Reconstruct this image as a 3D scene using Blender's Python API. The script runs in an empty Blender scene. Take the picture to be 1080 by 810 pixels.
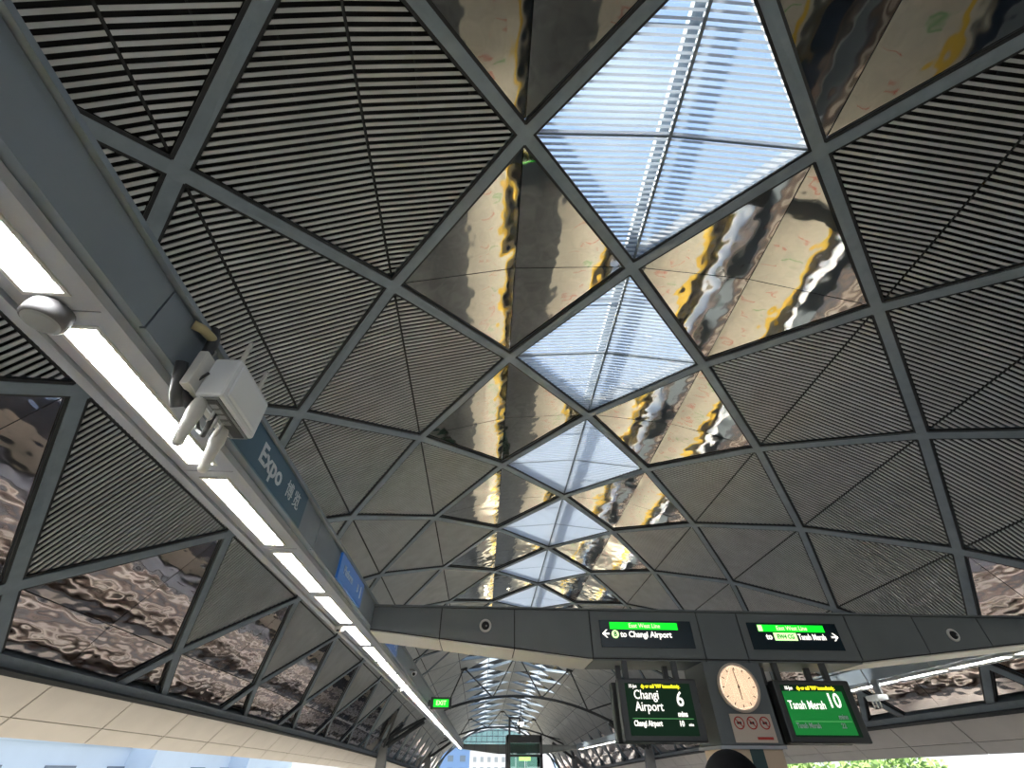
import bpy, math, random
from mathutils import Vector, Matrix
import numpy as np
random.seed(7)
sc = bpy.context.scene
COL = sc.collection

# ------------------------------------------------------------------ camera
CAM = Vector((-3.633929, 0.0, 1.65))
R2 = Vector((0.9985710991634358, -0.05334153569683611, 0.0032311739400553065))
U2 = Vector((-0.037638872779280394, -0.6591140207787451, 0.7511005411186846))
F2 = Vector((0.037935144278529884, 0.7501489106719939, 0.6601799274790079))
cam_d = bpy.data.cameras.new('camera')
cam_d.sensor_width = 36.0
cam_d.lens = 464.294304 / 1080.0 * 36.0
cam_d.clip_start = 0.02
cam_d.clip_end = 3000
cam = bpy.data.objects.new('camera', cam_d)
COL.objects.link(cam)
mw = Matrix.Identity(4)
for i in range(3):
    mw[i][0] = R2[i]; mw[i][1] = U2[i]; mw[i][2] = -F2[i]; mw[i][3] = CAM[i]
cam.matrix_world = mw
sc.camera = cam

# ------------------------------------------------------------------ view, sky, sun
sc.view_settings.view_transform = 'Standard'
sc.view_settings.look = 'None'
sc.view_settings.gamma = 1.0
sc.view_settings.use_curve_mapping = False
sc.view_settings.exposure = 0.8

world = bpy.data.worlds.new('sky')
sc.world = world
world.use_nodes = True
nt = world.node_tree
nt.nodes.clear()
wo = nt.nodes.new('ShaderNodeOutputWorld')
bg = nt.nodes.new('ShaderNodeBackground')
tc = nt.nodes.new('ShaderNodeTexCoord')
sep = nt.nodes.new('ShaderNodeSeparateXYZ')
ramp = nt.nodes.new('ShaderNodeValToRGB')
ramp.color_ramp.elements[0].position = 0.0
ramp.color_ramp.elements[0].color = (0.93, 0.96, 1.0, 1)
ramp.color_ramp.elements[1].position = 0.85
ramp.color_ramp.elements[1].color = (0.46, 0.63, 0.97, 1)
e = ramp.color_ramp.elements.new(0.42); e.color = (0.80, 0.89, 1.0, 1)
cl = nt.nodes.new('ShaderNodeTexNoise'); cl.inputs['Scale'].default_value = 3.5
cl.inputs['Detail'].default_value = 6
clr = nt.nodes.new('ShaderNodeValToRGB')
clr.color_ramp.elements[0].position = 0.5; clr.color_ramp.elements[1].position = 0.85
mix = nt.nodes.new('ShaderNodeMix'); mix.data_type = 'RGBA'
mix.inputs[7].default_value = (0.95, 0.97, 1.0, 1)
nt.links.new(tc.outputs['Generated'], sep.inputs[0])
nt.links.new(sep.outputs['Z'], ramp.inputs[0])
nt.links.new(tc.outputs['Generated'], cl.inputs['Vector'])
nt.links.new(cl.outputs['Fac'], clr.inputs[0])
nt.links.new(clr.outputs[0], mix.inputs[0])
nt.links.new(ramp.outputs[0], mix.inputs[6])
nt.links.new(mix.outputs[2], bg.inputs['Color'])
bg.inputs['Strength'].default_value = 0.76
nt.links.new(bg.outputs[0], wo.inputs[0])

sun_d = bpy.data.lights.new('sun', 'SUN')
sun_d.energy = 9.0
sun_d.color = (1.0, 0.93, 0.82)
sun_d.angle = math.radians(1.0)
sun = bpy.data.objects.new('sun', sun_d)
COL.objects.link(sun)
# sun from the left, in front of the camera
SUN_TO = Vector((-0.62, 0.30, 0.72)).normalized()
sun.rotation_euler = (-SUN_TO).to_track_quat('-Z', 'Y').to_euler()
LAMP = 135.0          # strength of the fluorescent diffusers

# ------------------------------------------------------------------ materials
def mat(name, color, rough=0.6, metal=0.0, noise=0.0, nscale=6.0, bump=0.0, bscale=20.0,
        emit=None, estr=1.0, spec=0.5, stretch=None):
    m = bpy.data.materials.new(name)
    m.use_nodes = True
    t = m.node_tree
    b = t.nodes['Principled BSDF']
    b.inputs['Base Color'].default_value = (*color, 1)
    b.inputs['Roughness'].default_value = rough
    b.inputs['Metallic'].default_value = metal
    b.inputs['Specular IOR Level'].default_value = spec
    if noise or bump:
        g = t.nodes.new('ShaderNodeNewGeometry')
        mp = t.nodes.new('ShaderNodeMapping')
        if stretch: mp.inputs['Scale'].default_value = stretch
        t.links.new(g.outputs['Position'], mp.inputs[0])
    if noise:
        n = t.nodes.new('ShaderNodeTexNoise')
        n.inputs['Scale'].default_value = nscale
        n.inputs['Detail'].default_value = 5
        t.links.new(mp.outputs[0], n.inputs['Vector'])
        mr = t.nodes.new('ShaderNodeMapRange')
        mr.inputs['From Min'].default_value = 0.25; mr.inputs['From Max'].default_value = 0.75
        mr.inputs['To Min'].default_value = 1 - noise; mr.inputs['To Max'].default_value = 1 + noise
        t.links.new(n.outputs['Fac'], mr.inputs[0])
        vm = t.nodes.new('ShaderNodeVectorMath'); vm.operation = 'SCALE'
        vm.inputs[0].default_value = color
        t.links.new(mr.outputs[0], vm.inputs['Scale'])
        t.links.new(vm.outputs[0], b.inputs['Base Color'])
    if bump:
        n2 = t.nodes.new('ShaderNodeTexNoise')
        n2.inputs['Scale'].default_value = bscale
        n2.inputs['Detail'].default_value = 2
        t.links.new(mp.outputs[0], n2.inputs['Vector'])
        bp = t.nodes.new('ShaderNodeBump')
        bp.inputs['Strength'].default_value = 1.0
        bp.inputs['Distance'].default_value = bump
        t.links.new(n2.outputs['Fac'], bp.inputs['Height'])
        t.links.new(bp.outputs[0], b.inputs['Normal'])
    if emit:
        b.inputs['Emission Color'].default_value = (*emit, 1)
        b.inputs['Emission Strength'].default_value = estr
    return m

M = {}
M['rib'] = mat('blue_grey_painted_steel', (0.185, 0.225, 0.262), 0.45, 0.0, 0.12, 4)
M['slat'] = mat('satin_aluminium_slat', (0.60, 0.61, 0.61), 0.42, 0.6, 0.10, 1.6)
M['skyslat'] = mat('blue_grey_slat', (0.5, 0.54, 0.6), 0.6)
_t = M['skyslat'].node_tree
_tr = _t.nodes.new('ShaderNodeBsdfTranslucent'); _tr.inputs[0].default_value = (0.85, 0.88, 0.92, 1)
_mx = _t.nodes.new('ShaderNodeMixShader'); _mx.inputs[0].default_value = 0.5
_o = [n for n in _t.nodes if n.type == 'OUTPUT_MATERIAL'][0]
_t.links.new(_t.nodes['Principled BSDF'].outputs[0], _mx.inputs[1]); _t.links.new(_tr.outputs[0], _mx.inputs[2]); _t.links.new(_mx.outputs[0], _o.inputs[0])
M['black'] = mat('matt_black', (0.012, 0.012, 0.013), 0.8)
M['seam'] = mat('black_seam', (0.02, 0.021, 0.023), 0.7)
M['kerb'] = mat('pale_grey_kerb', (0.42, 0.44, 0.46), 0.7)
M['mirror'] = mat('polished_steel', (0.80, 0.74, 0.63), 0.045, 1.0, 0.06, 1.2, 0.02, 1.0)
M['mirror_wavy'] = mat('rippled_polished_steel', (0.74, 0.68, 0.66), 0.05, 1.0, 0.05, 2.0, 0.017, 1.0, stretch=(1.3, 0.75, 1.9))
M['gantry'] = mat('slate_grey_cladding', (0.19, 0.225, 0.265), 0.5, 0.0, 0.06, 3)
M['gantry_lt'] = mat('pale_grey_cladding', (0.43, 0.45, 0.49), 0.5, 0.0, 0.05, 3)
M['beam'] = mat('dark_grey_cladding', (0.118, 0.132, 0.138), 0.5, 0.0, 0.08, 2.5)
M['cream'] = mat('cream_cladding', (0.54, 0.49, 0.45), 0.45, 0.0, 0.06, 1.2)
M['white'] = mat('white_plastic', (0.86, 0.88, 0.90), 0.4)
M['offwhite'] = mat('worn_white_plastic', (0.66, 0.65, 0.62), 0.5, 0.0, 0.05, 20)
M['lampframe'] = mat('cream_enamel', (0.62, 0.60, 0.54), 0.4)
M['lamp'] = mat('lit_diffuser', (0.9, 0.9, 0.85), 0.4, emit=(0.98, 0.98, 0.94), estr=LAMP)
M['fin'] = mat('white_louvre_fin', (0.85, 0.85, 0.82), 0.3)
M['rubber'] = mat('black_conduit', (0.03, 0.032, 0.036), 0.5)
M['brass'] = mat('yellowish_fitting', (0.45, 0.38, 0.20), 0.45)
M['grey'] = mat('mid_grey_plastic', (0.22, 0.23, 0.24), 0.5)
M['speaker'] = mat('speaker_grey', (0.10, 0.10, 0.11), 0.9, spec=0.1)
M['steel'] = mat('steel', (0.5, 0.5, 0.5), 0.3, 0.9)
M['signblue'] = mat('dull_blue_sign', (0.035, 0.10, 0.16), 0.4)
M['signblue_lit'] = mat('lit_blue_sign', (0.02, 0.09, 0.28), 0.3, emit=(0.01, 0.06, 0.19), estr=0.35)
M['navy'] = mat('navy_sign_glass', (0.006, 0.018, 0.028), 0.25)
M['green_lit'] = mat('lit_green', (0.0, 0.4, 0.02), 0.4, emit=(0.0, 0.72, 0.015), estr=1.0)
M['lime_lit'] = mat('lit_lime', (0.3, 0.6, 0.1), 0.4, emit=(0.45, 0.85, 0.22), estr=1.0)
M['white_lit'] = mat('lit_white_text', (0.8, 0.8, 0.75), 0.4, emit=(0.75, 0.72, 0.66), estr=1.0)
M['yellow_lit'] = mat('lit_yellow_text', (0.7, 0.6, 0.0), 0.4, emit=(0.9, 0.82, 0.02), estr=1.0)
M['palegreen_lit'] = mat('lit_pale_green_text', (0.5, 0.8, 0.4), 0.4, emit=(0.55, 1.0, 0.35), estr=1.0)
M['screen_dark'] = mat('dark_green_screen', (0.003, 0.010, 0.005), 0.45, spec=0.2, emit=(0.001, 0.008, 0.003), estr=1.0)
M['screen_green'] = mat('bright_green_screen', (0.0, 0.11, 0.015), 0.35, emit=(0.0, 0.085, 0.012), estr=1.0)
M['line_green'] = mat('thin_green_line', (0.05, 0.2, 0.06), 0.4, emit=(0.06, 0.22, 0.07), estr=1.0)
M['bezel'] = mat('charcoal_bezel', (0.035, 0.038, 0.04), 0.35)
M['text_white'] = mat('white_lettering', (0.62, 0.66, 0.70), 0.5)
M['clockface'] = mat('lit_clock_face', (0.9, 0.8, 0.68), 0.5, emit=(1.0, 0.88, 0.72), estr=0.52)
M['plate'] = mat('cream_notice', (0.62, 0.52, 0.44), 0.5)
M['red'] = mat('red_print', (0.45, 0.03, 0.02), 0.5)
M['redmark'] = mat('red_floor_paint', (0.60, 0.05, 0.03), 0.6)
M['greenmark'] = mat('green_floor_paint', (0.03, 0.35, 0.06), 0.6)
M['yellowmark'] = mat('yellow_tactile_paving', (0.80, 0.52, 0.06), 0.6)
M['teal'] = mat('dark_teal_panel', (0.01, 0.055, 0.055), 0.3)
M['pillar'] = mat('warm_cream_tile', (0.72, 0.55, 0.40), 0.5, 0.0, 0.05, 3)
M['floor_grey'] = mat('dark_grey_granite', (0.15, 0.155, 0.16), 0.3, 0.0, 0.3, 1.5)
M['floor'] = mat('cream_granite', (0.66, 0.61, 0.51), 0.35, 0.0, 0.12, 2.5)
M['track'] = mat('dark_track_slab', (0.055, 0.060, 0.075), 0.8, 0.0, 0.35, 1.2)
M['ballast'] = mat('brown_track_slab', (0.13, 0.095, 0.08), 0.85, 0.0, 0.4, 1.0)
M['barrier'] = mat('dark_blue_barrier', (0.03, 0.045, 0.075), 0.25, 0.0, 0.5, 0.8)
M['rail'] = mat('rail_steel', (0.62, 0.55, 0.50), 0.35, 0.6)
M['parapet'] = mat('pale_concrete', (0.50, 0.46, 0.43), 0.8, 0.0, 0.12, 2)
M['ground'] = mat('pale_ground', (0.42, 0.42, 0.36), 0.9, 0.0, 0.25, 0.08)
M['bldg'] = mat('white_blue_wall', (0.60, 0.72, 0.88), 0.7, 0.0, 0.04, 0.3)
M['bldg_blue'] = mat('blue_cladding', (0.20, 0.34, 0.62), 0.6)
M['bldg_tan'] = mat('pale_wall', (0.82, 0.80, 0.80), 0.7)
M['window'] = mat('grey_blue_window', (0.18, 0.24, 0.32), 0.15)
M['leaf'] = mat('light_green_leaves', (0.26, 0.42, 0.12), 0.7, 0.0, 0.35, 0.9)  # one light green with random variation for every crown
M['bark'] = mat('bark', (0.16, 0.11, 0.07), 0.9, 0.0, 0.3, 6)
M['hair'] = mat('black_hair', (0.006, 0.006, 0.007), 0.8, 0.0, 0.2, 60, spec=0.12)
M['skin'] = mat('skin', (0.48, 0.29, 0.20), 0.5)
M['shirt'] = mat('dark_shirt', (0.03, 0.035, 0.05), 0.8)
M['trouser'] = mat('dark_trousers', (0.02, 0.02, 0.025), 0.8)
M['shoe'] = mat('black_shoe', (0.015, 0.015, 0.015), 0.5)
M['strut'] = mat('dark_steel_strut', (0.035, 0.038, 0.042), 0.5)
M['post'] = mat('grey_steel_post', (0.20, 0.20, 0.21), 0.5, 0.0, 0.1, 2)

def glass(name, tint, gl=0.12):
    m = bpy.data.materials.new(name); m.use_nodes = True
    t = m.node_tree; t.nodes.clear()
    o = t.nodes.new('ShaderNodeOutputMaterial')
    a = t.nodes.new('ShaderNodeBsdfTransparent'); a.inputs[0].default_value = (*tint, 1)
    g = t.nodes.new('ShaderNodeBsdfGlossy'); g.inputs['Roughness'].default_value = 0.02
    mx = t.nodes.new('ShaderNodeMixShader'); mx.inputs[0].default_value = gl
    t.links.new(a.outputs[0], mx.inputs[1]); t.links.new(g.outputs[0], mx.inputs[2])
    t.links.new(mx.outputs[0], o.inputs[0])
    return m
M['glass'] = glass('roof_glass', (0.93, 0.97, 1.0), 0.05)
M['tealglass'] = glass('teal_gable_glass', (0.55, 0.72, 0.72), 0.15)
M['liftglass'] = glass('lift_glass', (0.45, 0.68, 0.60), 0.25)

# ------------------------------------------------------------------ helpers
def tag(o, label=None, cat=None, group=None, kind=None):
    if label: o['label'] = label
    if cat: o['category'] = cat
    if group: o['group'] = group
    if kind: o['kind'] = kind
    return o

def empty(name, loc=(0, 0, 0), rot=(0, 0, 0)):
    o = bpy.data.objects.new(name, None)
    o.empty_display_size = 0.1
    COL.objects.link(o)
    o.location = loc; o.rotation_euler = rot
    return o

class MB:
    def __init__(s): s.v = []; s.f = []
    def add(s, vs, fs):
        n = len(s.v); s.v += [tuple(p) for p in vs]; s.f += [tuple(i + n for i in f) for f in fs]
        return s
    def box(s, x0, x1, y0, y1, z0, z1):
        return s.add([(x0, y0, z0), (x1, y0, z0), (x1, y1, z0), (x0, y1, z0), (x0, y0, z1), (x1, y0, z1), (x1, y1, z1), (x0, y1, z1)],
                     [(0, 3, 2, 1), (4, 5, 6, 7), (0, 1, 5, 4), (1, 2, 6, 5), (2, 3, 7, 6), (3, 0, 4, 7)])
    def hexa(s, b, t):
        """two matching polygons (bottom, top) joined by side faces"""
        n = len(b)
        return s.add(list(b) + list(t), [tuple(reversed(range(n))), tuple(range(n, 2 * n))] +
                     [(i, (i + 1) % n, n + (i + 1) % n, n + i) for i in range(n)])
    def tube(s, pts, r, seg=10, r2=None):
        pts = [Vector(p) for p in pts]; k = len(pts); rings = []
        up = None
        for i, p in enumerate(pts):
            d = (pts[min(i + 1, k - 1)] - pts[max(i - 1, 0)]).normalized()
            if up is None:
                up = Vector((0, 0, 1)) if abs(d.z) < 0.9 else Vector((1, 0, 0))
            a = d.cross(up).normalized(); b = a.cross(d).normalized(); up = b
            rr = r if r2 is None else r + (r2 - r) * i / (k - 1)
            if isinstance(r, (list, tuple)): rr = r[i]
            rings.append([p + (a * math.cos(2 * math.pi * j / seg) + b * math.sin(2 * math.pi * j / seg)) * rr for j in range(seg)])
        vs = [q for ring in rings for q in ring]
        fs = []
        for i in range(k - 1):
            for j in range(seg):
                j2 = (j + 1) % seg
                fs.append((i * seg + j, i * seg + j2, (i + 1) * seg + j2, (i + 1) * seg + j))
        fs.append(tuple(reversed(range(seg)))); fs.append(tuple(range((k - 1) * seg, k * seg)))
        return s.add(vs, fs)
    def lathe(s, prof, axis='z', c=(0, 0, 0), seg=32):
        """prof: list of (radius, height)"""
        vs = []; fs = []
        for (r, h) in prof:
            for j in range(seg):
                t = 2 * math.pi * j / seg
                p = (r * math.cos(t), r * math.sin(t), h)
                if axis == 'y': p = (p[0], -p[2], p[1])
                if axis == 'x': p = (p[2], p[0], p[1])
                vs.append((p[0] + c[0], p[1] + c[1], p[2] + c[2]))
        for i in range(len(prof) - 1):
            for j in range(seg):
                j2 = (j + 1) % seg
                fs.append((i * seg + j, i * seg + j2, (i + 1) * seg + j2, (i + 1) * seg + j))
        fs.append(tuple(reversed(range(seg)))); fs.append(tuple(range((len(prof) - 1) * seg, len(prof) * seg)))
        return s.add(vs, fs)
    def mesh(s, name, m):
        me = bpy.data.meshes.new(name)
        me.from_pydata(s.v, [], s.f); me.update()
        if m is not None: me.materials.append(m)
        return me
    def build(s, name, m, parent=None, smooth=False, bevel=0.0, loc=None):
        return obj(name, s.mesh(name, m), parent, smooth, bevel, loc)

def obj(name, me, parent=None, smooth=False, bevel=0.0, loc=None):
    o = bpy.data.objects.new(name, me)
    COL.objects.link(o)
    if parent is not None: o.parent = parent
    if loc is not None: o.location = loc
    if smooth:
        for p in me.polygons: p.use_smooth = True
    if bevel:
        b = o.modifiers.new('bevel', 'BEVEL'); b.width = bevel; b.segments = 2; b.limit_method = 'ANGLE'
    return o

def text(body, size, loc, rot, m, parent, name='lettering', bold=0.0, xs=1.0, align='LEFT', depth=0.002, spacing=1.0):
    c = bpy.data.curves.new(name, 'FONT')
    c.body = body; c.size = size; c.align_x = align; c.align_y = 'BOTTOM_BASELINE' if False else 'CENTER'
    c.extrude = depth; c.offset = bold; c.space_character = spacing; c.resolution_u = 3
    o = bpy.data.objects.new(name, c)
    COL.objects.link(o)
    bpy.context.view_layer.update()
    dg = bpy.context.evaluated_depsgraph_get()
    me = bpy.data.meshes.new_from_object(o.evaluated_get(dg))
    bpy.data.objects.remove(o); bpy.data.curves.remove(c)
    me.materials.clear(); me.materials.append(m)
    r = bpy.data.objects.new(name, me)
    COL.objects.link(r); r.parent = parent
    r.location = loc; r.rotation_euler = rot; r.scale = (xs, 1, 1)
    return r

ORD = ['nearest', 'second', 'third', 'fourth', 'fifth', 'sixth', 'seventh', 'eighth', 'ninth', 'tenth', 'eleventh', 'twelfth',
       'thirteenth', 'fourteenth', 'fifteenth', 'sixteenth', 'seventeenth', 'eighteenth', 'nineteenth', 'twentieth']
TENS = {2: 'twenty', 3: 'thirty', 4: 'forty'}
def ordinal(i):
    if i < 20: return ORD[i]
    n = i + 1
    return TENS[n // 10] + '-' + ['', 'first', 'second', 'third', 'fourth', 'fifth', 'sixth', 'seventh', 'eighth', 'ninth'][n % 10] if n % 10 else {30: 'thirtieth', 40: 'fortieth'}[n]

FRONT = (math.pi / 2, 0, 0)              # lettering that faces the camera (-y)
SIDE = (math.pi / 2, 0, math.pi / 2)     # lettering that faces +x

# ================================================================== ROOF
RT, rt, DU, DV, U0 = 2588.1595, 15.68683, 2.564499874 / 1990.89196, 0.205315376662, 0.002636223441
ZC = 12.05 - RT
A0, A1 = -9, 37              # lattice range along the platform
AFAR = 13                    # from here on the ridge is slatted and its neighbours are glazed
BE0 = 1.103 / DV
def be(a):
    """edge of the roof, in lattice units across"""
    t = min(1.0, max(0.0, (a - 20) / 17.0))
    return BE0 - 0.30 * t ** 1.5
def P(a, b, off=0.0):
    u = U0 + a * DU; v = b * DV
    rho = RT - rt * (1 - math.cos(v))
    n = Vector((math.sin(v), math.cos(v) * math.sin(u), math.cos(v) * math.cos(u)))
    return Vector((rt * math.sin(v), rho * math.sin(u), ZC + rho * math.cos(u))) + n * off
def N(a, b):
    u = U0 + a * DU; v = b * DV
    return Vector((math.sin(v), math.cos(v) * math.sin(u), math.cos(v) * math.cos(u)))

def cell_kind(a, b):
    bb = abs(b)
    if a < AFAR:
        return {0: 'sky', 1: 'mirror', 2: 'louvre', 3: 'louvre', 4: 'louvre', 5: 'mirror', 6: 'corner'}[bb]
    return {0: 'louvre', 1: 'sky', 2: 'louvre', 3: 'louvre', 4: 'louvre', 5: 'mirror', 6: 'corner'}[bb]

# ---- ceiling: the dark outer shell above the panels, open over the skylights
sh = MB()
OFF = 0.62
for a in range(A0, A1):
    for b in range(-6, 7):
        if (a + b) % 2 == 0: continue
        if -4 < a and cell_kind(a, b) == 'sky': continue
        pts = [(a - 1, b), (a, b + 1), (a + 1, b), (a, b - 1)]
        if abs(b) >= 5:
            s = 1 if b > 0 else -1
            e_ = be(a) + 0.02
            if abs(b) == 5: pts = [(a, s * 4), (a + 1, s * 5), (a + 6 - e_, s * e_), (a - 6 + e_, s * e_), (a - 1, s * 5)]
            else: pts = [(a, s * 5), (a + e_ - 5, s * e_), (a - e_ + 5, s * e_)]
        q = [P(x, y, OFF) for x, y in pts]
        q2 = [P(x, y, OFF + 0.12) for x, y in pts]
        sh.hexa(q, q2)
ceil = sh.build('ceiling', M['black'])
tag(ceil, 'dark underside of the vaulted station roof behind the slats', kind='structure')

# ---- ribs
lattice = empty('roof_lattice', P(0, 0))
tag(lattice, 'blue-grey diagonal steel lattice of ribs carrying the roof panels', 'roof frame')
def clip_rib(const, fam):
    """lattice points along a rib of one family, edge to edge"""
    pts = []
    for b in range(-5, 6):
        a = const + b if fam > 0 else const - b
        pts.append((a, b))
    ea = be(pts[0][0]); pts.insert(0, (pts[0][0] - fam * (ea - 5), -ea))
    eb = be(pts[-1][0]); pts.append((pts[-1][0] + fam * (eb - 5), eb))
    return [p for p in pts if A0 <= p[0] <= A1]
def ribbon(pts, w, o0, o1, thin=False):
    m = MB(); k = len(pts)
    Q = [P(a, b) for a, b in pts]
    ring = []
    for i in range(k):
        d = (Q[min(i + 1, k - 1)] - Q[max(i - 1, 0)]).normalized()
        n = N(*pts[i]); s = d.cross(n).normalized() * ((w if not (thin and pts[i][0] >= AFAR - 0.5) else W_FAR) / 2)
        ring.append([Q[i] - s + n * o0, Q[i] + s + n * o0, Q[i] + s + n * o1, Q[i] - s + n * o1])
    for i in range(k - 1):
        m.hexa(ring[i], ring[i + 1])
    return m
W_RIB = 0.235
W_FAR = 0.09
for fam in (1, -1):
    for const in range(A0 - 5, A1 + 6):
        if const % 2: continue
        pts = clip_rib(const, fam)
        if len(pts) < 2: continue
        if max(p[0] for p in pts) < -3: continue
        rb_ = ribbon(pts, W_RIB, 0.0, 0.30, True).build('rib', M['rib'], lattice)
        rb_.matrix_parent_inverse = Matrix.Translation(-P(0, 0))
        gap_ = ribbon([p for p in pts if p[0] < AFAR] or pts, W_RIB + (0.115 if pts[0][0] < AFAR or pts[-1][0] < AFAR else -0.2), 0.028, 0.075, False).build('dark_gap_strip', M['seam'], rb_)  # black strip added in place of the shaded gap along both rib sides
for a in range(-3, 12):
    for b in range(-5, 6):
        if (a + b) % 2: continue
        c = P(a, b, -0.012); n = N(a, b)
        ux = (P(a + 0.1, b) - P(a, b)).normalized(); vx = n.cross(ux).normalized()
        r = [c + ux * (0.20 * math.cos(t)) + vx * (0.17 * math.sin(t)) for t in [k * math.pi / 3 for k in range(6)]]
        MB().hexa(r, [p + n * 0.02 for p in r]).build('node_plate', M['rib'], lattice).matrix_parent_inverse = Matrix.Translation(-P(0, 0))

# ---- panels, built once per row and then copied along the roof
def loc_frame(a, b):
    u = U0 + a * DU; v = b * DV
    c = P(a, b)
    return c, (-u, 0, 0)
def LP(da, b, b0, off=0.0):
    """point of the lattice in the frame of a panel centred on row b0"""
    u = da * DU; v = b * DV
    rho = RT - rt * (1 - math.cos(v)); rho0 = RT - rt * (1 - math.cos(b0 * DV))
    p = Vector((rt * math.sin(v) - rt * math.sin(b0 * DV), rho * math.sin(u), rho * math.cos(u) - rho0))
    return p + Vector((math.sin(v), math.cos(v) * math.sin(u), math.cos(v) * math.cos(u))) * off

def inset(poly, offs):
    """shrink a convex planar polygon, each edge i (from i to i+1) by offs[i]"""
    k = len(poly)
    n = (poly[1] - poly[0]).cross(poly[2] - poly[0]).normalized()
    ux = (poly[1] - poly[0]).normalized(); uy = n.cross(ux)
    q = [((p - poly[0]).dot(ux), (p - poly[0]).dot(uy)) for p in poly]
    L = []
    for i in range(k):
        (x0, y0), (x1, y1) = q[i], q[(i + 1) % k]
        dx, dy = x1 - x0, y1 - y0; l = math.hypot(dx, dy)
        nx, ny = -dy / l, dx / l
        L.append((nx, ny, nx * x0 + ny * y0 + offs[i]))
    out = []
    for i in range(k):
        a1, b1, c1 = L[i - 1]; a2, b2, c2 = L[i]
        det = a1 * b2 - a2 * b1
        x = (c1 * b2 - c2 * b1) / det; y = (a1 * c2 - a2 * c1) / det
        out.append(poly[0] + ux * x + uy * y)
    return out

PITCH = 0.13
def slats(tri, width, depth, pitch=PITCH):
    """tri = [T, B, X]: slats run across from the T-B side to X's two sides"""
    T, B, X = tri
    n = (B - T).cross(X - T).normalized()
    if n.z < 0: n = -n
    m = MB(); L = (B - T).length; k = int(L / pitch)
    tx = (X - T).dot(B - T) / (L * L)
    du = (B - T).normalized()
    o = (L - (k - 1) * pitch) / 2
    for i in range(k):
        t = (o + i * pitch) / L
        t0 = t - width / 2 / L; t1 = t + width / 2 / L
        def far(tt):
            return T + (X - T) * (tt / tx) if tt < tx else B + (X - B) * ((1 - tt) / (1 - tx))
        a0, a1 = T + (B - T) * t0, T + (B - T) * t1
        b0, b1 = far(t0), far(t1)
        if min((b0 - a0).length, (b1 - a1).length) < 0.03 or t0 < 0 or t1 > 1: continue
        bot = [a0, a1, b1, b0]
        m.hexa([p - n * depth / 2 for p in bot], [p + n * depth / 2 for p in bot])
    return m

def strip(p, q, w, n, d):
    s = (q - p).cross(n).normalized() * w / 2
    b = [p - s, p + s, q + s, q - s]
    return MB().hexa([x for x in b], [x + n * d for x in b])

PROTO = {}
def ensure(key, fn):
    if key not in PROTO: PROTO[key] = fn()
    return PROTO[key]

def proto_louvre(b, far):
    o = 0.09 if not far else 0.03; GAP = (W_RIB / 2 + 0.075) if not far else 0.05
    T, B, L, R = LP(-1, b, b, o), LP(1, b, b, o), LP(0, b - 1, b, o), LP(0, b + 1, b, o)
    parts = []
    up = Vector((math.sin(b * DV), 0, math.cos(b * DV)))
    for X in (L, R):
        tri = [T, B, X] if (B - T).cross(X - T).dot(up) > 0 else [B, T, X]
        it = inset(tri, [0.03, GAP, GAP])
        parts.append(('slat_sheet', slats(it, 0.058, 0.036).mesh('slat_sheet', M['slat'])))
        # two carrier rails above the slats
        r = MB()
        for f in (0.36, 0.7):
            c = it[0] + (it[2] - it[0]) * f; d = it[1] + (it[2] - it[1]) * f
            s = strip(c + up * 0.05, d + up * 0.05, 0.035, up, 0.04); r.add(s.v, s.f)
        parts.append(('carrier_rail', r.mesh('carrier_rail', M['seam'])))
    d = (B - T).normalized()
    parts.append(('seam_strip', strip(T + d * 0.3 - up * 0.012, B - d * 0.3 - up * 0.012, 0.035, up, 0.10).mesh('seam_strip', M['seam'])))
    return parts

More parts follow.
